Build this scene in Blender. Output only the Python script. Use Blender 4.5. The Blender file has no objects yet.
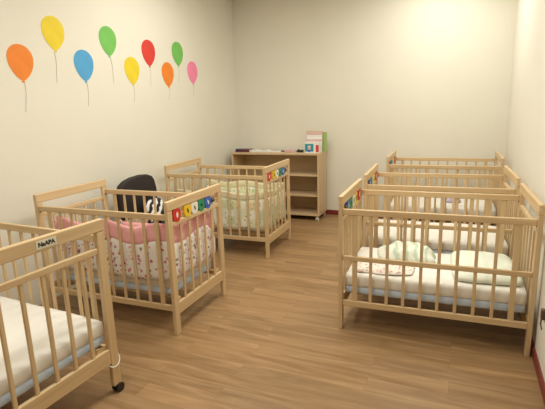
import bpy, bmesh, math, random
from mathutils import Vector, Matrix, noise
random.seed(7)
PI = math.pi
sc = bpy.context.scene
col = sc.collection

# ---------------------------------------------------------------- materials
def new_mat(name):
    m = bpy.data.materials.new(name); m.use_nodes = True
    nt = m.node_tree; b = nt.nodes['Principled BSDF']
    return m, nt, b
def N(nt, t, **kw):
    n = nt.nodes.new(t)
    for k, v in kw.items(): setattr(n, k, v)
    return n
def plain(name, c, rough=.5, metal=0, noise_amt=0.0, nscale=30, bump=0.0, coat=0, sheen=0):
    m, nt, b = new_mat(name)
    b.inputs['Base Color'].default_value = (*c, 1); b.inputs['Roughness'].default_value = rough
    b.inputs['Metallic'].default_value = metal
    b.inputs['Coat Weight'].default_value = coat
    b.inputs['Sheen Weight'].default_value = sheen
    if noise_amt or bump:
        tc = N(nt, 'ShaderNodeTexCoord'); nz = N(nt, 'ShaderNodeTexNoise')
        nz.inputs['Scale'].default_value = nscale; nz.inputs['Detail'].default_value = 5
        nt.links.new(tc.outputs['Object'], nz.inputs['Vector'])
        if noise_amt:
            r = N(nt, 'ShaderNodeValToRGB')
            r.color_ramp.elements[0].position = .3; r.color_ramp.elements[1].position = .7
            r.color_ramp.elements[0].color = tuple(x*(1-noise_amt) for x in c)+(1,)
            r.color_ramp.elements[1].color = tuple(min(1, x*(1+noise_amt)) for x in c)+(1,)
            nt.links.new(nz.outputs['Fac'], r.inputs['Fac']); nt.links.new(r.outputs['Color'], b.inputs['Base Color'])
        if bump:
            bp = N(nt, 'ShaderNodeBump'); bp.inputs['Strength'].default_value = bump; bp.inputs['Distance'].default_value = .01
            nt.links.new(nz.outputs['Fac'], bp.inputs['Height']); nt.links.new(bp.outputs['Normal'], b.inputs['Normal'])
    return m
def wood(name, c1, c2, axis='Z', rough=.42, scale=1.0):
    """pale varnished timber with grain running along one local axis"""
    m, nt, b = new_mat(name)
    tc = N(nt, 'ShaderNodeTexCoord'); mp = N(nt, 'ShaderNodeMapping'); oi = N(nt, 'ShaderNodeObjectInfo')
    s = {'X': (2.2, 38, 38), 'Y': (38, 2.2, 38), 'Z': (38, 38, 2.2)}[axis]
    mp.inputs['Scale'].default_value = tuple(v*scale for v in s)
    nz = N(nt, 'ShaderNodeTexNoise'); nz.noise_dimensions = '4D'
    nz.inputs['Scale'].default_value = 1.0; nz.inputs['Detail'].default_value = 6; nz.inputs['Distortion'].default_value = .6
    mm = N(nt, 'ShaderNodeMath', operation='MULTIPLY'); mm.inputs[1].default_value = 40
    nt.links.new(oi.outputs['Random'], mm.inputs[0]); nt.links.new(mm.outputs[0], nz.inputs['W'])
    nt.links.new(tc.outputs['Object'], mp.inputs['Vector']); nt.links.new(mp.outputs['Vector'], nz.inputs['Vector'])
    r = N(nt, 'ShaderNodeValToRGB'); r.color_ramp.elements[0].position = .28; r.color_ramp.elements[1].position = .72
    r.color_ramp.elements[0].color = (*c1, 1); r.color_ramp.elements[1].color = (*c2, 1)
    nt.links.new(nz.outputs['Fac'], r.inputs['Fac']); nt.links.new(r.outputs['Color'], b.inputs['Base Color'])
    b.inputs['Roughness'].default_value = rough
    return m

PINE1, PINE2 = (.57, .395, .205), (.71, .53, .31)
pineZ = wood('pine_upright', PINE1, PINE2, 'Z')
pineX = wood('pine_long', PINE1, PINE2, 'X')
pineY = wood('pine_cross', PINE1, PINE2, 'Y')
birch = wood('birch_board', (.56, .40, .225), (.65, .49, .30), 'X', .45, .5)
birchZ = wood('birch_board_upright', (.56, .40, .225), (.65, .49, .30), 'Z', .45, .5)

def floor_mat():
    m, nt, b = new_mat('laminate_planks')
    tc = N(nt, 'ShaderNodeTexCoord')
    br = N(nt, 'ShaderNodeTexBrick'); br.offset = .37; br.squash = 1
    br.inputs['Scale'].default_value = 1.0; br.inputs['Brick Width'].default_value = 1.2; br.inputs['Row Height'].default_value = .125
    br.inputs['Mortar Size'].default_value = .0007; br.inputs['Mortar Smooth'].default_value = .3; br.inputs['Bias'].default_value = 0
    br.inputs['Color1'].default_value = (.0, .0, .0, 1); br.inputs['Color2'].default_value = (1, 1, 1, 1); br.inputs['Mortar'].default_value = (.2, .2, .2, 1)
    nt.links.new(tc.outputs['Object'], br.inputs['Vector'])
    mp = N(nt, 'ShaderNodeMapping'); mp.inputs['Scale'].default_value = (1.3, 13, 1)
    add = N(nt, 'ShaderNodeVectorMath', operation='ADD')
    sc_ = N(nt, 'ShaderNodeVectorMath', operation='SCALE'); sc_.inputs['Scale'].default_value = 7
    nt.links.new(br.outputs['Color'], sc_.inputs[0]); nt.links.new(sc_.outputs[0], add.inputs[1])
    nt.links.new(tc.outputs['Object'], mp.inputs['Vector']); nt.links.new(mp.outputs['Vector'], add.inputs[0])
    nz = N(nt, 'ShaderNodeTexNoise'); nz.inputs['Scale'].default_value = 1; nz.inputs['Detail'].default_value = 7; nz.inputs['Distortion'].default_value = 1.2
    nt.links.new(add.outputs[0], nz.inputs['Vector'])
    r = N(nt, 'ShaderNodeValToRGB'); r.color_ramp.elements[0].position = .3; r.color_ramp.elements[1].position = .72
    r.color_ramp.elements[0].color = (.24, .138, .060, 1); r.color_ramp.elements[1].color = (.40, .252, .125, 1)
    nt.links.new(nz.outputs['Fac'], r.inputs['Fac'])
    tone = N(nt, 'ShaderNodeMapRange'); tone.inputs['To Min'].default_value = .90; tone.inputs['To Max'].default_value = 1.10
    nt.links.new(br.outputs['Color'], tone.inputs['Value'])
    mul = N(nt, 'ShaderNodeVectorMath', operation='SCALE')
    nt.links.new(r.outputs['Color'], mul.inputs[0]); nt.links.new(tone.outputs[0], mul.inputs['Scale'])
    mx = N(nt, 'ShaderNodeMix', data_type='RGBA'); mx.inputs['B'].default_value = (.21, .115, .05, 1)
    nt.links.new(br.outputs['Fac'], mx.inputs['Factor']); nt.links.new(mul.outputs[0], mx.inputs['A'])
    nt.links.new(mx.outputs['Result'], b.inputs['Base Color'])
    b.inputs['Roughness'].default_value = .38
    b.inputs['Specular IOR Level'].default_value = .35
    return m
FLOOR = floor_mat()
WALL = plain('cream_wall_paint', (.78, .75, .65), .85, noise_amt=.012, nscale=3, bump=.03)
WALLR = plain('pale_cream_wall_paint', (.78, .75, .655), .85, noise_amt=.012, nscale=3, bump=.03)
CEIL = plain('white_ceiling_paint', (.82, .80, .74), .9)
BASE = plain('dark_red_baseboard', (.20, .028, .018), .4, noise_amt=.1)
CREAM = plain('cream_cotton_sheet', (.87, .85, .79), .9, bump=.25, nscale=14, sheen=.2)
MBLUE = plain('pale_blue_mattress_cover', (.60, .72, .90), .8, bump=.1, nscale=20)
BLACKF = plain('black_chair_fabric', (.020, .014, .013), .75, noise_amt=.2, nscale=120)
BLACKP = plain('black_plastic', (.012, .012, .014), .35)
METAL = plain('grey_steel', (.45, .45, .46), .35, metal=1)
DKMETAL = plain('dark_steel', (.08, .07, .06), .4, metal=1)
PINK = plain('pink_cotton', (.92, .46, .48), .9, noise_amt=.05, bump=.2, nscale=25, sheen=.2)
GCREAM = plain('tan_cream_cotton', (.74, .68, .46), .9, bump=.2, nscale=25)
WHITEP = plain('white_plastic', (.85, .84, .80), .35)
PAPER = plain('white_paper', (.8, .79, .74), .7)
STICK = plain('cream_sticker', (.72, .71, .58), .5)
INK = plain('dark_ink', (.03, .025, .02), .6)
def colour(n, c, r=.45): return plain(n, c, r)
CRED = colour('red_paint', (.62, .03, .02)); CYEL = colour('yellow_paint', (.85, .56, .03)); CWHT = colour('white_paint', (.82, .79, .68))
CGRN = colour('green_paint', (.02, .26, .11)); CBLU = colour('blue_paint', (.04, .13, .50)); CBRN = colour('brown_paint', (.10, .06, .03))

def spots(name, base, cols, scale, size, bump=.2, extra=None):
    """cotton printed with scattered coloured motifs"""
    m, nt, b = new_mat(name)
    tc = N(nt, 'ShaderNodeTexCoord')
    vo = N(nt, 'ShaderNodeTexVoronoi'); vo.inputs['Scale'].default_value = scale; vo.inputs['Randomness'].default_value = .85
    nt.links.new(tc.outputs['Object'], vo.inputs['Vector'])
    lt = N(nt, 'ShaderNodeMapRange'); lt.inputs['From Min'].default_value = size*.85; lt.inputs['From Max'].default_value = size*1.1
    lt.inputs['To Min'].default_value = 1; lt.inputs['To Max'].default_value = 0
    nt.links.new(vo.outputs['Distance'], lt.inputs['Value'])
    sep = N(nt, 'ShaderNodeSeparateColor'); nt.links.new(vo.outputs['Color'], sep.inputs['Color'])
    r = N(nt, 'ShaderNodeValToRGB'); r.color_ramp.interpolation = 'CONSTANT'
    e = r.color_ramp.elements
    e[0].color = (*cols[0], 1); e[1].position = 1/len(cols); e[1].color = (*cols[1], 1)
    for i in range(2, len(cols)):
        q = e.new(i/len(cols)); q.color = (*cols[i], 1)
    nt.links.new(sep.outputs['Red'], r.inputs['Fac'])
    nz = N(nt, 'ShaderNodeTexNoise'); nz.inputs['Scale'].default_value = 60
    nt.links.new(tc.outputs['Object'], nz.inputs['Vector'])
    th = N(nt, 'ShaderNodeMapRange'); th.inputs['From Min'].default_value = .34; th.inputs['From Max'].default_value = .46
    nt.links.new(nz.outputs['Fac'], th.inputs['Value'])
    ml = N(nt, 'ShaderNodeMath', operation='MULTIPLY'); nt.links.new(lt.outputs[0], ml.inputs[0]); nt.links.new(th.outputs[0], ml.inputs[1])
    mx = N(nt, 'ShaderNodeMix', data_type='RGBA'); mx.inputs['A'].default_value = (*base, 1)
    nt.links.new(ml.outputs[0], mx.inputs['Factor']); nt.links.new(r.outputs['Color'], mx.inputs['B'])
    nt.links.new(mx.outputs['Result'], b.inputs['Base Color'])
    b.inputs['Roughness'].default_value = .9; b.inputs['Sheen Weight'].default_value = .2
    return m
FLORAL = spots('white_cotton_with_pink_flowers', (.86, .83, .78), [(.58, .10, .18), (.75, .33, .38), (.28, .15, .16), (.80, .55, .55), (.64, .18, .26)], 29, .36)
LACE = spots('white_cotton_with_small_brown_print', (.86, .80, .72), [(.55, .28, .25), (.80, .50, .48), (.45, .45, .40), (.86, .80, .72)], 38, .40)
def patch_mat():
    m, nt, b = new_mat('green_patchwork_cotton')
    tc = N(nt, 'ShaderNodeTexCoord')
    vo = N(nt, 'ShaderNodeTexVoronoi'); vo.distance = 'CHEBYCHEV'; vo.inputs['Scale'].default_value = 11; vo.inputs['Randomness'].default_value = .35
    nt.links.new(tc.outputs['Object'], vo.inputs['Vector'])
    sep = N(nt, 'ShaderNodeSeparateColor'); nt.links.new(vo.outputs['Color'], sep.inputs['Color'])
    r = N(nt, 'ShaderNodeValToRGB'); r.color_ramp.interpolation = 'CONSTANT'; e = r.color_ramp.elements
    cs = [(.74, .74, .52), (.60, .66, .44), (.84, .82, .70), (.76, .68, .42), (.70, .75, .60), (.84, .82, .68)]
    e[0].color = (*cs[0], 1); e[1].position = 1/6; e[1].color = (*cs[1], 1)
    for i in range(2, 6):
        q = e.new(i/6); q.color = (*cs[i], 1)
    nt.links.new(sep.outputs['Red'], r.inputs['Fac'])
    v2 = N(nt, 'ShaderNodeTexVoronoi'); v2.inputs['Scale'].default_value = 22
    nt.links.new(tc.outputs['Object'], v2.inputs['Vector'])
    lt = N(nt, 'ShaderNodeMapRange'); lt.inputs['From Min'].default_value = .2; lt.inputs['From Max'].default_value = .3; lt.inputs['To Min'].default_value = .65; lt.inputs['To Max'].default_value = 0
    nt.links.new(v2.outputs['Distance'], lt.inputs['Value'])
    mx = N(nt, 'ShaderNodeMix', data_type='RGBA'); mx.inputs['B'].default_value = (.34, .36, .20, 1)
    nt.links.new(lt.outputs[0], mx.inputs['Factor']); nt.links.new(r.outputs['Color'], mx.inputs['A'])
    nt.links.new(mx.outputs['Result'], b.inputs['Base Color']); b.inputs['Roughness'].default_value = .9
    return m
PATCH = patch_mat()
def wavy(name, c1, c2, scale, lo=.45, hi=.6, dist=3, dirn='X', rough=.9):
    m, nt, b = new_mat(name)
    tc = N(nt, 'ShaderNodeTexCoord'); w = N(nt, 'ShaderNodeTexWave'); w.bands_direction = dirn
    w.inputs['Scale'].default_value = scale; w.inputs['Distortion'].default_value = dist; w.inputs['Detail Scale'].default_value = 2
    nt.links.new(tc.outputs['Object'], w.inputs['Vector'])
    r = N(nt, 'ShaderNodeValToRGB'); r.color_ramp.elements[0].position = lo; r.color_ramp.elements[1].position = hi
    r.color_ramp.elements[0].color = (*c1, 1); r.color_ramp.elements[1].color = (*c2, 1)
    nt.links.new(w.outputs['Fac'], r.inputs['Fac']); nt.links.new(r.outputs['Color'], b.inputs['Base Color'])
    b.inputs['Roughness'].default_value = rough
    return m
GREENB = wavy('pale_green_blanket_cotton', (.56, .67, .52), (.84, .86, .76), 4, .05, .45, 5)
PILLOWC = wavy('pale_mint_pillow_cotton', (.76, .83, .70), (.84, .87, .77), 3, .1, .6, 4)
ZEBRA = wavy('black_and_white_zebra_print', (.015, .014, .016), (.75, .74, .72), 5.5, .50, .58, 4, 'DIAGONAL')
LAV = plain('lavender_cotton', (.50, .45, .60), .9, noise_amt=.1)

# ---------------------------------------------------------------- mesh helpers
def add_box(bm, x0, x1, y0, y1, z0, z1, bev=0.0, seg=2):
    vs = [bm.verts.new((x, y, z)) for x in (x0, x1) for y in (y0, y1) for z in (z0, z1)]
    fs = [(0, 1, 3, 2), (4, 6, 7, 5), (0, 4, 5, 1), (2, 3, 7, 6), (0, 2, 6, 4), (1, 5, 7, 3)]
    faces = [bm.faces.new([vs[i] for i in f]) for f in fs]
    if bev:
        es = list({e for f in faces for e in f.edges})
        bmesh.ops.bevel(bm, geom=es, offset=bev, segments=seg, affect='EDGES', profile=.5)
def add_tube(bm, pts, r, n=10, closed=False):
    pts = [Vector(p) for p in pts]; rings = []
    L = len(pts)
    for i, p in enumerate(pts):
        if closed: t = pts[(i+1) % L]-pts[i-1]
        else: t = pts[min(i+1, L-1)]-pts[max(i-1, 0)]
        t.normalize(); up = Vector((0, 0, 1)) if abs(t.z) < .9 else Vector((1, 0, 0))
        a = t.cross(up).normalized(); b = t.cross(a)
        rings.append([bm.verts.new(p+(a*math.cos(k*2*PI/n)+b*math.sin(k*2*PI/n))*r) for k in range(n)])
    for i in range(L if closed else L-1):
        A, B = rings[i], rings[(i+1) % L]
        for k in range(n): bm.faces.new((A[k], A[(k+1) % n], B[(k+1) % n], B[k]))
    if not closed:
        bm.faces.new(rings[0][::-1]); bm.faces.new(rings[-1])
def add_prism(bm, outline, axis, a0, a1):
    """outline: list of (u,v); extruded along axis"""
    def P(u, v, a): return {'X': (a, u, v), 'Y': (u, a, v), 'Z': (u, v, a)}[axis]
    A = [bm.verts.new(P(u, v, a0)) for u, v in outline]; B = [bm.verts.new(P(u, v, a1)) for u, v in outline]
    n = len(A); bm.faces.new(A[::-1]); bm.faces.new(B)
    for i in range(n): bm.faces.new((A[i], A[(i+1) % n], B[(i+1) % n], B[i]))
def obj(name, bm, m, parent=None, smooth=False, bev=0, subsurf=0):
    bmesh.ops.recalc_face_normals(bm, faces=bm.faces)
    me = bpy.data.meshes.new(name); bm.to_mesh(me); bm.free()
    for p in me.polygons: p.use_smooth = smooth
    o = bpy.data.objects.new(name, me); col.objects.link(o)
    for q in (m if isinstance(m, (list, tuple)) else [m]): me.materials.append(q)
    if parent: o.parent = parent
    if bev:
        md = o.modifiers.new('bevel', 'BEVEL'); md.width = bev; md.segments = 2; md.limit_method = 'ANGLE'
    if subsurf:
        md = o.modifiers.new('sub', 'SUBSURF'); md.levels = subsurf; md.render_levels = subsurf
    return o
def box(name, m, dims, parent=None, bev=.003):
    bm = bmesh.new(); add_box(bm, *dims, bev=bev); return obj(name, bm, m, parent)
def tag(o, label=None, cat=None, group=None, kind=None):
    if label: o['label'] = label
    if cat: o['category'] = cat
    if group: o['group'] = group
    if kind: o['kind'] = kind
    return o
def thing(name, loc=(0, 0, 0), rz=0, **kw):
    o = bpy.data.objects.new(name, None); col.objects.link(o); o.location = loc; o.rotation_euler = (0, 0, rz)
    o.empty_display_size = .1
    return tag(o, **kw)
def copy_tree(o, parent=None):
    c = o.copy(); col.objects.link(c)
    if parent: c.parent = parent
    for ch in list(o.children): copy_tree(ch, c)
    return c
def struct(name, m, dims):
    bm = bmesh.new(); add_box(bm, *dims); return tag(obj(name, bm, m), kind='structure')

# ---------------------------------------------------------------- the room
XL, XR, YB, YF, ZC = -3.236, .484, 6.234, -2.2, 3.15
struct('floor', FLOOR, (XL-.1, XR+.1, YF-.1, YB+.1, -.1, 0))
struct('ceiling', CEIL, (XL-.1, XR+.1, YF-.1, YB+.1, ZC, ZC+.1))
struct('wall_left', WALL, (XL-.1, XL, YF-.1, YB+.1, 0, ZC))
struct('wall_right', WALLR, (XR, XR+.1, YF-.1, YB+.1, 0, ZC))
struct('wall_back', WALL, (XL, XR, YB, YB+.1, 0, ZC))
struct('wall_front', WALL, (XL, XR, YF-.1, YF, 0, ZC))
def baseboard(name, dims): tag(box(name, BASE, dims, None, .004), kind='structure')
baseboard('baseboard_back', (XL, XR-.013, YB-.013, YB, 0, .07))
baseboard('baseboard_right', (XR-.013, XR, YF, YB, 0, .07))

# ---------------------------------------------------------------- cribs
CL, CW, CH = 1.219, .772, .98
HX, HY = CL/2, CW/2          # foot end (with the painted shapes) at -HX, gate side at -HY
PT, PW = .028, .055          # post thickness (x) and width (y)
def end_panel(root, xs, sliders):
    """xs = -1 foot, +1 head: rails, posts and slats, every one a part"""
    x0 = -HX if xs < 0 else HX-PT; x1 = x0+PT; xm = (x0+x1)/2
    box('top_rail', pineY, (x0-.001, x1+.001, -HY-.001, HY+.001, CH-.068, CH), root, .006)
    box('middle_rail', pineY, (xm-.011, xm+.011, -HY+PW, HY-PW, .795, .828), root, .004)
    box('bottom_rail', pineY, (xm-.012, xm+.012, -HY+PW, HY-PW, .148, .236), root, .004)
    for s in (-1, 1):
        y0, y1 = (-HY, -HY+PW) if s < 0 else (HY-PW, HY)
        q = box('post', pineZ, (x0, x1, y0, y1, 0, CH-.068), root, .004)
        xo = x1 if xs < 0 else x0; sgn = 1 if xs < 0 else -1
        for z in (.20, .845):
            bm = bmesh.new(); add_tube(bm, [(xo-.002*sgn, (y0+y1)/2, z), (xo+.004*sgn, (y0+y1)/2, z)], .0075, 12)
            obj('bolt', bm, DKMETAL, q)
    for k in range(5):
        yc = (-.29+.145*k)*CW
        box('slat', pineZ, (xm-.0065, xm+.0065, yc-.0105, yc+.0105, .235, .797), root, .003)
    if sliders:
        bm = bmesh.new(); add_tube(bm, [(xm, -HY+PW-.003, .868), (xm, HY-PW+.003, .868)], .005, 10); obj('rod', bm, pineY, root)
        cy = [HY-CW*f for f in (.15, .33, .455, .585, .715)]
        for i, (yc, mt, mk) in enumerate(zip(cy, (CRED, CYEL, CWHT, CGRN, CBLU), (CWHT, INK, INK, INK, CWHT))):
            out = []; w, h, top = .046, .092, .909
            for t in range(0, 13):
                an = -PI*t/12; out.append((w*math.cos(an), top-h+w+w*math.sin(an)))
            out = [(w, top-.01)]+out+[(-w, top-.01), (-w*.8, top), (w*.8, top)]
            bm = bmesh.new(); add_prism(bm, [(yc+u, v) for u, v in out], 'X', xm-.013, xm+.013)
            bl = obj('painted_block', bm, mt, root, bev=.002); bl['label'] = ['red', 'yellow', 'white', 'green', 'blue'][i]+' painted block on the foot rail'
            ru, rv = [(.012, .021), (.009, .019), (.008, .018), (.013, .013), (.010, .018)][i]
            o2 = [(yc+ru*math.cos(2*PI*t/14)+(0 if i == 0 else .3*rv*math.sin(2*PI*t/14)), .868+rv*math.sin(2*PI*t/14)) for t in range(14)]
            bm = bmesh.new(); add_prism(bm, o2, 'X', xm-.0145, xm+.0145); obj('mark', bm, mk, bl)
        yb = HY-CW*.815
        bm = bmesh.new(); add_tube(bm, [(xm, yb-.018, .868), (xm, yb+.018, .868)], .02, 14); obj('stop_block', bm, CBRN, root)
def side_panel(root, ys, mid):
    y = ys*(HY-.020); X0, X1 = -HX+PT, HX-PT
    box('top_rail', pineX, (X0, X1, y-.012, y+.012, .848, .89), root, .005)
    box('bottom_rail', pineX, (X0, X1, y-.011, y+.011, .182, .225), root, .004)
    if mid: box('middle_rail', pineX, (X0, X1, y-.012, y+.012, .522, .556), root, .004)
    for i in range(10):
        xc = -HX+(.092+.0896*i)*CL; hw = .0175 if i in (0, 9) else .0105
        box('slat', pineZ, (xc-hw, xc+hw, y-.0065, y+.0065, .223, .85), root, .003)
def make_crib():
    root = thing('baby_crib')
    end_panel(root, -1, True)
    end_panel(root, 1, False)
    side_panel(root, -1, True)
    side_panel(root, 1, False)
    bm = bmesh.new()
    add_box(bm, -HX+.12, HX-.12, -HY+.10, HY-.10, .246, .262, .001)
    obj('mattress_base', bm, pineY, root)
    for sx in (-1, 1):
        for sy in (-1, 1):
            bm = bmesh.new(); add_box(bm, min(sx*(HX-.125), sx*(HX-PT)), max(sx*(HX-.125), sx*(HX-PT)), sy*(HY-.11)-.012, sy*(HY-.11)+.012, .250, .256)
            add_box(bm, min(sx*(HX-PT-.003), sx*(HX-PT)), max(sx*(HX-PT-.003), sx*(HX-PT)), min(sy*(HY-.03), sy*(HY-.122)), max(sy*(HY-.03), sy*(HY-.122)), .232, .2555)
            obj('corner_bracket', bm, pineX, root)
    return root
R = math.radians
cribs = {}
proto = make_crib()
GR = 'pine cribs with slatted sides'
spec = {
 'R1': ((-.164, 3.302, 0), R(2.004), 'nearest pine crib at the right wall, holding a mint pillow and crumpled green blanket'),
 'R2': ((-.198, 4.283, 0), R(2.795), 'middle pine crib of the row of three along the right wall'),
 'R3': ((-.209, 5.642, 0), R(1.63), 'farthest pine crib on the right, close to the back wall'),
 'P': ((-2.427, 2.772, 0), R(181.562), 'pine crib lined with the pink and floral bumper, beside the black chair'),
 'G': ((-2.471, 4.492, 0), R(182.025), 'pine crib lined with green patchwork, in front of the bookcase'),
 'A': ((-2.380, 1.413, .05), R(-2.614), 'pine crib on black casters in the left foreground, sticker on its top rail'),
}
for k, (loc, rz, lab) in spec.items():
    c = proto if k == 'R1' else copy_tree(proto)
    c.location = loc; c.rotation_euler = (0, 0, rz); tag(c, lab, 'crib', GR); cribs[k] = c
# the left cribs' gates carry no middle rail facing the room; the near crib rolls on casters
A = cribs['A']
def caster(parent, x, y, z, mt=BLACKP, r=.027):
    bm = bmesh.new()
    add_tube(bm, [(x, y, z+.004), (x, y, z-.02)], .009, 12)
    add_prism(bm, [(y-.014, z-.001), (y+.020, z-.001), (y+.030, z-.022), (y+.014, z-.034), (y-.008, z-.03)], 'X', x-.008, x+.008)
    for s in (-1, 1): add_tube(bm, [(x+s*.006, y+.012, z-.05+r), (x+s*.023, y+.012, z-.05+r)], r, 20)
    return obj('caster', bm, mt, parent, bev=.001)
for xs in (-1, 1):
    for ys in (-1, 1): caster(A, xs*(HX-PT/2), ys*(HY-PW/2), 0)
# name sticker on the outer face of A's head rail
bm = bmesh.new(); add_box(bm, HX+.001, HX+.0025, .475*CW-HY, .615*CW-HY, CH-.054, CH-.014)
st = obj('name_sticker', bm, STICK, A)
cu = bpy.data.curves.new('lettering', 'FONT'); cu.body = 'NaAPA'; cu.size = .029; cu.extrude = .0006; cu.align_x = 'CENTER'; cu.align_y = 'CENTER'; cu.offset = .0012
tx = bpy.data.objects.new('lettering', cu); col.objects.link(tx); tx.data.materials.append(INK)
dg = bpy.context.evaluated_depsgraph_get(); me = bpy.data.meshes.new_from_object(tx.evaluated_get(dg)); bpy.data.objects.remove(tx)
tx = bpy.data.objects.new('lettering', me); col.objects.link(tx)
tx.parent = st; tx.location = (HX+.003, .545*CW-HY, CH-.034); tx.rotation_euler = (PI/2, 0, PI/2)

# ---------------------------------------------------------------- mattresses
def soft_box(bm, x0, x1, y0, y1, z0, z1, r, nx=24, ny=14, wob=.004, seed=0, dent=None):
    """rounded slab with a gently uneven top"""
    cx, cy, cz = (x0+x1)/2, (y0+y1)/2, (z0+z1)/2; hx, hy, hz = (x1-x0)/2, (y1-y0)/2, (z1-z0)/2
    b = bmesh.new(); bmesh.ops.create_cube(b, size=2)
    for v in b.verts: v.co = Vector((v.co.x*hx, v.co.y*hy, v.co.z*hz))
    # regular cuts so the surface can bend
    for axis, n in (('x', nx), ('y', ny), ('z', 4)):
        i = 'xyz'.index(axis); h = (hx, hy, hz)[i]
        for k in range(1, n):
            co = [0, 0, 0]; co[i] = -h+2*h*k/n; no = [0, 0, 0]; no[i] = 1
            bmesh.ops.bisect_plane(b, geom=b.verts[:]+b.edges[:]+b.faces[:], plane_co=co, plane_no=no)
    for v in b.verts:
        p = v.co.copy(); q = Vector((max(-hx+r, min(hx-r, p.x)), max(-hy+r, min(hy-r, p.y)), max(-hz+r, min(hz-r, p.z))))
        d = p-q
        if d.length > 1e-6: p = q+d.normalized()*min(r, max(abs(d.x), abs(d.y), abs(d.z)))
        f = noise.noise(Vector((p.x*5+seed, p.y*5, p.z*9)))
        if p.z > 0: p.z += f*wob+(dent(p.x, p.y) if dent else 0)
        else: pass
        p.x += noise.noise(Vector((p.y*9, p.z*40, seed)))*wob*.6; p.y += noise.noise(Vector((p.x*9, p.z*40, seed+5)))*wob*.6
        v.co = p+Vector((cx, cy, cz))
    me = bpy.data.meshes.new('t'); b.to_mesh(me); b.free(); bm.from_mesh(me); bpy.data.meshes.remove(me)
def make_mattress():
    root = thing('crib_mattress')
    bm = bmesh.new(); soft_box(bm, -.572, .572, -.336, .336, 0, .062, .018, wob=.002); obj('base_cover', bm, MBLUE, root, smooth=True)
    bm = bmesh.new(); soft_box(bm, -.576, .576, -.340, .340, .052, .145, .020, wob=.006, seed=3); obj('fitted_sheet', bm, CREAM, root, smooth=True)
    return root
mp = make_mattress()
ml = {'R1': 'cream sheeted mattress in the crib nearest the viewer on the right', 'R2': 'bare cream mattress in the middle crib of the right row',
      'R3': 'cream mattress in the far right crib by the back wall', 'P': 'cream mattress inside the pink floral bumper',
      'G': 'cream mattress inside the green patchwork bumper', 'A': 'bare cream mattress over pale blue base in the left foreground crib'}
for k, c in cribs.items():
    m = mp if k == 'R1' else copy_tree(mp)
    m.location = (c.location.x, c.location.y, c.location.z+.2625); m.rotation_euler = c.rotation_euler; m.scale = (.925, .895, 1) if k in 'PG' else (1, 1, 1); tag(m, ml[k], 'mattress', 'cream crib mattresses')

# ---------------------------------------------------------------- bumpers
def loop_path(hx, hy, start, end, r=.06, step=.02):
    """U path inside a crib in local coordinates: along -y side, round the foot (-x), along +y side"""
    pts = []
    x = start
    while x > -hx+r: pts.append((x, -hy)); x -= step
    for t in range(0, 7): a = -PI/2-PI/2*t/6; pts.append((-hx+r+r*math.cos(a), -hy+r+r*math.sin(a)))
    y = -hy+r+step
    while y < hy-r: pts.append((-hx, y)); y += step
    for t in range(0, 7): a = PI-PI/2*t/6; pts.append((-hx+r+r*math.cos(a), hy-r+r*math.sin(a)))
    x = -hx+r+step
    while x < end: pts.append((x, hy)); x += step
    return pts
def pad_strip(path, zlo, zhi, th, puffs, wob=.008, seed=0):
    """a padded strip along the path; zlo and zhi are functions of path length"""
    bm = bmesh.new(); rings = []; s = 0; n = len(path)
    for i, p in enumerate(path):
        p = Vector((p[0], p[1])); a = Vector(path[max(i-1, 0)]); b = Vector(path[min(i+1, n-1)])
        if i: s += (p-Vector(path[i-1])).length
        t = (b-a).normalized(); nn = Vector((t.y, -t.x))      # points outward or inward
        lo, hi = zlo(s), zhi(s)
        thk = th*(.45+.55*abs(math.sin(PI*s/puffs))**.6)
        ring = []
        m = 8
        prof = []
        for k in range(m+1):
            f = k/m; prof.append((f, 1))
        for k in range(m, -1, -1): prof.append((k/m, -1))
        for f, sd in prof:
            w = thk/2*(max(0, 1-(2*f-1)**4))**.5+.002
            off = noise.noise(Vector((s*9, f*4, seed)))*wob
            q = p+nn*(sd*w+off)
            ring.append(bm.verts.new((q.x, q.y, lo+(hi-lo)*f)))
        rings.append(ring)
    for A_, B_ in zip(rings, rings[1:]):
        for k in range(len(A_)): bm.faces.new((A_[k], A_[(k+1) % len(A_)], B_[(k+1) % len(B_)], B_[k]))
    bm.faces.new(rings[0]); bm.faces.new(rings[-1][::-1])
    return bm
# pink and floral
P = cribs['P']
bmpr = thing('crib_bumper', P.location, P.rotation_euler.z, label='padded crib bumper, white with pink flowers and a pink top band', cat='bumper')
path = loop_path(.562, .337, .40, .44)
sag = lambda s: .022*math.cos(2*PI*s/.55)
def ptop(s):      # the far side has slumped, the foot and near side stand up
    f = max(0, min(1, (s-.78)/.32)); f = f*f*(3-2*f)
    return .60+(.195+.022*math.cos(2*PI*(s-1.66)/.47))*f
obj('padded_panel', pad_strip(path, lambda s: .380+.006*math.sin(s*9), lambda s: ptop(s)-.122, .024, .28, .004, 1), FLORAL, bmpr, smooth=True)
obj('top_band', pad_strip(path, lambda s: ptop(s)-.135, ptop, .020, .28, .004, 4), PINK, bmpr, smooth=True)
for ss in (-1, 1):
    xx = .405 if ss < 0 else .45; yy = ss*.337; zt = .60 if ss < 0 else .76
    bm = bmesh.new()
    for dx, dz in ((.02, -.10), (-.006, -.12), (.03, .0)):
        add_tube(bm, [(xx, yy, zt), (xx+dx*.6, yy, zt+dz*.4+.01), (xx+dx, yy, zt+dz)], .006, 8)
    obj('tie', bm, PINK, bmpr, smooth=True)
# green patchwork
G = cribs['G']
bmpg = thing('crib_bumper', G.location, G.rotation_euler.z, label='padded crib bumper in green and cream patchwork', cat='bumper')
path = loop_path(.562, .337, .50, .50)
obj('padded_panel', pad_strip(path, lambda s: .285+.008*math.sin(s*11), lambda s: .640+sag(s)*.5, .024, .30, .004, 8), PATCH, bmpg, smooth=True)
obj('top_band', pad_strip(path, lambda s: .625+sag(s)*.5, lambda s: .70+sag(s)*.6, .020, .30, .004, 9), GCREAM, bmpg, smooth=True)

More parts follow.
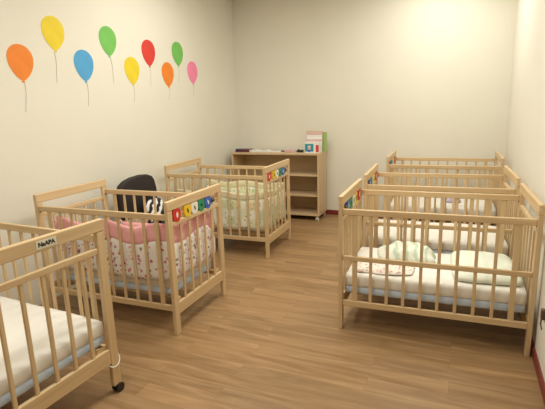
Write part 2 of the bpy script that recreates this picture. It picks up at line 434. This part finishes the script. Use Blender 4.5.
# ---------------------------------------------------------------- pillows, blankets
def cloth_mound(name, hx, hy, hz, m, seed, ridges=1.0, n=44, power=3.0, folds=9, edge=0.0, parent=None):
    """a closed crumpled cloth: a lumpy top sheet over a flat underside"""
    bm = bmesh.new(); top = []; bot = []
    for i in range(n+1):
        rt, rb = [], []
        for j in range(n+1):
            u, v = -1+2*i/n, -1+2*j/n
            # square to a rounded outline
            a = math.atan2(v, u); rr = max(abs(u), abs(v))
            sup = (abs(math.cos(a))**power+abs(math.sin(a))**power)**(-1/power)
            wob = 1+.10*ridges*noise.noise(Vector((math.cos(a)*2.2+seed, math.sin(a)*2.2, 1)))
            x, y = math.cos(a)*sup*rr*hx*wob, math.sin(a)*sup*rr*hy*wob
            dome = max(0, 1-rr**2.6)**.6
            f = noise.noise(Vector((x*folds+seed, y*folds*1.6, seed))); f2 = 1-abs(noise.noise(Vector((x*folds*1.5, y*folds*.8+seed, 3))))*2
            z = hz*dome*(1+.35*ridges*f+.22*ridges*f2*(1 if ridges > .5 else .3))+edge*(1-dome)
            rt.append(bm.verts.new((x, y, max(z, .002)))); rb.append((x, y))
        top.append(rt); bot.append(rb)
    lower = [[None]*(n+1) for _ in range(n+1)]
    for i in range(n+1):
        for j in range(n+1):
            if i in (0, n) or j in (0, n): lower[i][j] = top[i][j]
            else: lower[i][j] = bm.verts.new((bot[i][j][0], bot[i][j][1], 0))
    for i in range(n):
        for j in range(n):
            bm.faces.new((top[i][j], top[i+1][j], top[i+1][j+1], top[i][j+1]))
            try: bm.faces.new((lower[i][j], lower[i][j+1], lower[i+1][j+1], lower[i+1][j]))
            except ValueError: pass
    return obj(name, bm, m, parent, smooth=True)
def place(o, crib, lx, ly, lz, rz=0, rx=0, ry=0):
    c = cribs[crib]; a = c.rotation_euler.z
    o.location = (c.location.x+lx*math.cos(a)-ly*math.sin(a), c.location.y+lx*math.sin(a)+ly*math.cos(a), c.location.z+lz)
    o.rotation_euler = (rx, ry, a+rz); return o
TOPZ = .412
pl = tag(cloth_mound('pillow', .215, .285, .078, PILLOWC, 2.3, .55, power=7, folds=4.5, edge=.012), 'pale mint pillow lying at the head of the nearest right crib', 'pillow')
place(pl, 'R1', .345, .01, TOPZ, .03)
bl = tag(cloth_mound('blanket', .215, .155, .070, GREENB, 5.1, 1.9, folds=8), 'crumpled pale green blanket bunched on the nearest right mattress', 'blanket')
place(bl, 'R1', -.20, .165, TOPZ, .15)
lc = tag(cloth_mound('blanket', .215, .125, .022, LACE, 8.4, 1.2, folds=14), 'thin white printed cloth lying flat at the foot of the nearest right crib', 'blanket')
place(lc, 'R1', -.32, -.165, TOPZ, .08)
lv = tag(cloth_mound('blanket', .09, .08, .07, LAV, 3.4, 1.0, folds=9), 'small folded lavender cloth on the far right crib mattress', 'blanket')
place(lv, 'R3', .125, -.02, TOPZ, 0)
gq = tag(cloth_mound('quilt', .48, .29, .16, PATCH, 6.2, .7, folds=6), 'bulky green and white patchwork quilt heaped in the crib by the bookcase', 'quilt')
place(gq, 'G', -.03, 0, TOPZ, 0)
pq = tag(cloth_mound('quilt', .36, .28, .10, FLORAL, 4.2, .7, folds=6), 'floral quilt spread inside the pink lined crib', 'quilt')
place(pq, 'P', -.1, 0, TOPZ, 0)

# white cord loop hung round A's far post
bm = bmesh.new()
hx_, hy_ = HX-PT/2, HY-PW/2
pts = []
for t in range(28):
    a = 2*PI*t/28
    pts.append((hx_+.024*math.cos(a), hy_+.040*math.sin(a), .155-.030*math.cos(a)+.012*math.sin(a)))
add_tube(bm, pts, .0028, 8, closed=True)
cd = tag(obj('cord_loop', bm, WHITEP, None, smooth=True), 'thin white cord loop tied round the post of the foreground crib', 'cord')
place(cd, 'A', 0, 0, 0)

# ---------------------------------------------------------------- bookcase
bx = thing('bookcase', (-2.458, 5.980, 0), R(.8), label='low open birch bookcase on casters against the back wall', cat='bookcase')
W2, D2, BH = .6625, .20, .944
t_ = .024
bm = bmesh.new(); add_box(bm, -W2, W2, -D2, D2, BH-t_, BH, .002); obj('top_board', bm, birch, bx)
for s in (-1, 1):
    x0 = -W2 if s < 0 else W2-t_
    bm = bmesh.new(); add_box(bm, x0, x0+t_, -D2, D2, .07, BH-t_, .002); obj('side_board', bm, birchZ, bx)
    bm = bmesh.new(); 
bm = bmesh.new(); add_box(bm, -t_/2, t_/2, -D2+.002, D2-.01, .094, .651, .001); obj('divider', bm, birchZ, bx)
bm = bmesh.new(); add_box(bm, -W2+t_, W2-t_, -D2, D2, .07, .094, .001); obj('bottom_board', bm, birch, bx)
bm = bmesh.new(); add_box(bm, -W2+t_, W2-t_, D2-.008, D2-.001, .094, BH-t_); obj('back_board', bm, birch, bx)
for s in (-1, 1):
    a, b = (-W2+t_, -t_/2) if s < 0 else (t_/2, W2-t_)
    for z in ((.355,) if s < 0 else (.355, .640)):
        bm = bmesh.new(); add_box(bm, a, b, -D2+.004, D2-.009, z-.011, z+.011, .001); obj('shelf', bm, birch, bx)
for sx in (-1, 1):
    for sy in (-1, 1):
        x, y = sx*(W2-.035), sy*(D2-.035)
        bm = bmesh.new()
        add_tube(bm, [(x, y, .072), (x, y, .045)], .012, 12)
        add_box(bm, x-.018, x+.018, y-.016, y+.016, .040, .052, .003)
        for q in (-1, 1): add_tube(bm, [(x+q*.006, y, .024), (x+q*.018, y, .024)], .024, 18)
        obj('caster', bm, WHITEP, bx)

def book(name, loc, rz, w, d, h, cover, label, group=None, page=PAPER, cat='book', rx=0, ry=0):
    """flat-lying closed book: cover boards, spine and page block"""
    b = thing(name, loc, rz, label=label, cat=cat, group=group); b.rotation_euler = (rx, ry, rz)
    bm = bmesh.new(); add_box(bm, -w/2, w/2, -d/2, d/2, 0, .002); add_box(bm, -w/2, w/2, -d/2, d/2, h-.002, h); add_box(bm, -w/2, w/2, -d/2, -d/2+.002, 0, h)
    obj('cover', bm, cover, b)
    bm = bmesh.new(); add_box(bm, -w/2+.004, w/2-.004, -d/2+.002, d/2-.004, .002, h-.002); obj('pages', bm, page, b)
    return b
ZT = BH+.001
MAROON = colour('maroon_cover', (.10, .02, .03)); TEAL = colour('teal_print', (.03, .30, .36)); REDP = colour('red_print', (.60, .05, .05))
PINKP = colour('pale_pink_print', (.70, .42, .42)); TAN = colour('tan_print', (.62, .48, .36)); GRNP = colour('green_print', (.35, .48, .14)); BLUEP = colour('navy_print', (.05, .09, .30))
book('book', (-3.00, 5.985, ZT), R(3), .22, .20, .032, MAROON, 'closed dark maroon book at the left end of the bookcase top', )
book('book', (-3.06, 5.92, ZT+.033), R(8), .09, .07, .010, BLUEP, 'small navy booklet lying on the maroon book')
# open magazine
mg = thing('magazine', (-2.745, 6.0, ZT), R(2), label='open white magazine lying beside the maroon book', cat='magazine')
for s in (-1, 1):
    bm = bmesh.new(); out = [(0, 0)]
    for k in range(0, 9): f = k/8; out.append((s*.125*f, .004+.016*math.sin(PI*min(1, f*.55+.12))))
    out.append((s*.125, 0))
    if s < 0: out = out[::-1]
    add_prism(bm, out, 'Y', -.09, .09); obj('page_stack', bm, PAPER, mg)
bm = bmesh.new(); add_box(bm, -.13, .13, -.08, .08, 0, .004); tag(obj('paper_sheet', bm, PAPER), 'stack of loose white paper in the middle of the bookcase top', 'paper').location = (-2.50, 6.0, ZT)
book('book', (-2.375, 5.975, ZT), R(12), .07, .06, .018, MAROON, 'tiny dark booklet right of the loose paper')
book('book', (-2.27, 5.985, ZT), R(-6), .14, .12, .022, PINKP, 'flat pale pink book left of the standing picture books')
# dark toy block with rounded top
bm = bmesh.new(); add_box(bm, -.045, .045, -.03, .03, 0, .030, .010, 3); add_tube(bm, [(-.02, 0, .02), (-.02, 0, .040)], .012, 12)
o = tag(obj('stapler', bm, BLACKP), 'small black desk object beside the teal box', 'stationery'); o.location = (-2.125, 5.98, ZT)
# teal and white box (front)
tb = thing('picture_box', (-1.915, 5.895, ZT), R(2), label='small teal white and red printed box at the right end of the bookcase top', cat='box')
bm = bmesh.new(); add_box(bm, -.10, .10, -.035, .035, 0, .150, .002); obj('carton', bm, PAPER, tb)
def fl(name, m, x0, x1, z0, z1, y=-.035): bm = bmesh.new(); add_box(bm, x0, x1, y-.0012, y+.0005, z0, z1); return obj(name, bm, m, tb)
fl('print_panel', TEAL, -.095, -.055, .02, .125); fl('print_panel', TEAL, -.015, .025, .02, .125); fl('print_panel', CBLU, -.055, -.015, .015, .045)
fl('print_panel', PINKP, -.055, -.015, .045, .085); fl('print_panel', TEAL, -.055, -.015, .10, .125); fl('print_panel', REDP, .058, .099, .012, .110)
# standing books behind
def standing(loc, rz, w, h, th, cover, label, strip=None, lean=.12):
    b = thing('picture_book', loc, rz, label=label, cat='book', group='picture books standing on the bookcase'); b.rotation_euler = (-lean, 0, rz)
    bm = bmesh.new(); add_box(bm, -w/2, w/2, 0, .002, 0, h); add_box(bm, -w/2, w/2, th-.002, th, 0, h); add_box(bm, -w/2, -w/2+.002, 0, th, 0, h); obj('cover', bm, cover, b)
    bm = bmesh.new(); add_box(bm, -w/2+.002, w/2-.004, .002, th-.002, .004, h-.004); obj('pages', bm, PAPER, b)
    if strip:
        for z0, z1, m in strip:
            bm = bmesh.new(); add_box(bm, -w/2+.004, w/2-.004, -.001, .0005, z0, z1); obj('printed_strip', bm, m, b)
    return b
standing((-1.915, 5.965, ZT), R(2), .22, .215, .014, PAPER, 'white picture book standing behind the teal box', [(.15, .18, PINKP)])
standing((-1.925, 5.995, ZT), R(2), .23, .295, .016, TAN, 'tall tan and pink picture book standing behind the white one', [(.215, .235, PAPER), (.245, .27, PINKP)])
standing((-1.865, 6.035, ZT), R(-4), .21, .275, .016, GRNP, 'green picture book standing rearmost at the right end')

# ---------------------------------------------------------------- black chair
ch = thing('office_chair', (-2.79, 3.47, 0), R(0), label='black padded chair with a curved back between the two left cribs', cat='chair')
def pad(name, outline, axis, a0, a1, parent, m, bev=.02):
    bm = bmesh.new(); add_prism(bm, outline, axis, a0, a1); o = obj(name, bm, m, parent, smooth=True)
    md = o.modifiers.new('b', 'BEVEL'); md.width = bev; md.segments = 4; md.limit_method = 'ANGLE'; md.angle_limit = R(50)
    return o
out = [(-.235, .56), (.235, .56), (.275, .66), (.272, .80), (.245, .89), (.215, .930), (.15, .955), (.05, .965), (-.08, .958), (-.18, .938), (-.245, .905), (-.285, .84), (-.282, .70)]
pad('backrest', out, 'X', -.19, -.125, ch, BLACKF)
out = [(-.20, -.25), (.20, -.25), (.25, -.18), (.25, .18), (.20, .25), (-.20, .25)]
bm = bmesh.new(); add_box(bm, -.20, .26, -.245, .245, .41, .475, .028, 4); obj('seat', bm, BLACKF, ch, smooth=True)
for s in (-1, 1):
    bm = bmesh.new(); add_tube(bm, [(.20, s*.21, 0), (.20, s*.21, .41)], .012, 12); obj('leg', bm, METAL, ch, smooth=True)
    bm = bmesh.new(); add_tube(bm, [(-.22, s*.21, 0), (-.19, s*.21, .40), (-.21, s*.20, .56), (-.20, s*.20, .62)], .012, 12); obj('leg', bm, METAL, ch, smooth=True)
zc = thing('cushion', (-2.80, 3.56, .478), 0, label='zebra striped cushion propped on the black chair', cat='cushion')
bm = bmesh.new()
z_ = cloth_mound('cushion_cover', .125, .145, .05, ZEBRA, 1.2, .35, n=24, power=5, folds=5, parent=zc)
z_.rotation_euler = (0, R(68), 0); z_.location = (-.01, 0, .118)

# ---------------------------------------------------------------- balloons on the wall
BAL = [('orange', 2.603, 2.013, 2.609, 1.844, 2.595, 1.603), ('yellow', 2.953, 2.274, 2.938, 2.106, 2.936, 1.84), ('blue', 3.254, 2.034, 3.26, 1.868, 3.262, 1.643),
       ('green', 3.594, 2.284, 3.602, 2.116, 3.625, 1.863), ('yellow', 3.906, 2.026, 3.905, 1.857, 3.906, 1.678), ('red', 4.204, 2.23, 4.204, 2.064, 4.204, 1.843),
       ('orange', 4.529, 2.018, 4.538, 1.854, 4.525, 1.699), ('green', 4.756, 2.27, 4.76, 2.104, 4.746, 1.913), ('pink', 5.06, 2.067, 5.056, 1.905, 5.06, 1.75)]
BC = {'orange': (.82, .23, .02), 'yellow': (.78, .60, .02), 'blue': (.08, .36, .66), 'green': (.17, .50, .10), 'red': (.66, .045, .03), 'pink': (.88, .25, .42)}
BLAB = ['large orange balloon cutout, leftmost on the left wall', 'yellow balloon cutout high on the wall between orange and blue ones', 'blue balloon cutout on the left wall',
        'green balloon cutout right of the blue one, nearer the viewer', 'lower yellow balloon cutout between green and red ones', 'red balloon cutout on the left wall',
        'small orange balloon cutout between red and far green ones', 'green balloon cutout farthest back, above the pink one', 'pink balloon cutout, rightmost on the left wall']
bmats = {k: plain(k+'_balloon_paper', v, .6, noise_amt=.05, nscale=9) for k, v in BC.items()}
STRING = plain('grey_string', (.60, .58, .52), .7)
for (n, cy, cz, by, bz, sy, sz), lab in zip(BAL, BLAB):
    b = thing('paper_balloon', (XL, cy, cz), 0, label=lab, cat='wall decoration', group='paper balloons on the left wall')
    bm = bmesh.new(); out = []
    for k in range(40):
        a = 2*PI*k/40; w, u = math.cos(a), math.sin(a)
        hz = .109 if u > 0 else .165
        wid = .116*(1 if u > 0 else (1-.30*abs(u)**2.2))
        out.append((w*wid, u*hz))
    add_prism(bm, out, 'X', .0005, .003)
    # knot
    add_prism(bm, [(-.005, -.160), (.005, -.160), (.016, -.180), (-.016, -.180)], 'X', .0005, .0032)
    obj('balloon', bm, bmats[n], b)
    bm = bmesh.new()
    q = []
    for k in range(9):
        f = k/8; q.append((.0025, (by-cy)*(1-f)+(sy-cy)*f+.008*math.sin(f*5), (-.178)*(1-f)+(sz-cz)*f))
    add_tube(bm, q, .0018, 6); obj('string', bm, STRING, b)

# ---------------------------------------------------------------- outlet on the right wall
ou = thing('wall_outlet', (XR, 2.70, .41), 0, label='wall outlet with brown plug low on the right wall at the picture edge', cat='outlet')
bm = bmesh.new(); add_box(bm, -.008, 0, -.04, .04, -.06, .06, .003); obj('plate', bm, WHITEP, ou)
bm = bmesh.new(); add_box(bm, -.030, -.008, -.018, .018, -.035, .025, .005); add_tube(bm, [(-.025, 0, -.03), (-.028, -.005, -.06), (-.022, -.02, -.09)], .004, 8); obj('plug', bm, CBRN, ou)

# ---------------------------------------------------------------- camera (solved from the photograph)
F, PITCH, YAW, ROLL, CAMH = 445.83, 12.3927, 23.3128, -1.7781, 1.5867
pi_, ya, ro = R(PITCH), R(YAW), R(ROLL)
d = Vector((-math.sin(ya)*math.cos(pi_), math.cos(ya)*math.cos(pi_), -math.sin(pi_)))
r = Vector((math.cos(ya), math.sin(ya), 0)); u = r.cross(d)
r2 = r*math.cos(ro)+u*math.sin(ro); u2 = -r*math.sin(ro)+u*math.cos(ro)
cam = bpy.data.cameras.new('camera'); co = bpy.data.objects.new('camera', cam); col.objects.link(co)
M = Matrix((r2, u2, -d)).transposed().to_4x4(); M.translation = Vector((0, 0, CAMH)); co.matrix_world = M
cam.sensor_width = 36; cam.lens = F/545*36; cam.clip_start = .02
sc.camera = co

# ---------------------------------------------------------------- light
def area(name, loc, sx, sy, power, c=(1, .97, .875), rot=(0, 0, 0), spread=180):
    l = bpy.data.lights.new(name, 'AREA'); l.shape = 'RECTANGLE'; l.size = sx; l.size_y = sy; l.energy = power; l.color = c; l.spread = R(spread)
    o = bpy.data.objects.new(name, l); col.objects.link(o); o.location = loc; o.rotation_euler = rot; return o
for x, y, e in ((-2.2, 3.95, 22), (-.35, 5.15, 29), (-1.0, 2.75, 46), (-1.5, .9, 30)):
    area('ceiling_lamp', (x, y, ZC-.03), .6, 1.2, e)
w = bpy.data.worlds.new('world'); sc.world = w; w.use_nodes = True
w.node_tree.nodes['Background'].inputs['Color'].default_value = (1, .93, .8, 1); w.node_tree.nodes['Background'].inputs['Strength'].default_value = .1
vs = sc.view_settings; sc.display_settings.display_device = 'sRGB'
vs.view_transform = 'Standard'; vs.look = 'None'; vs.gamma = 1; vs.use_curve_mapping = False; vs.exposure = 0.0
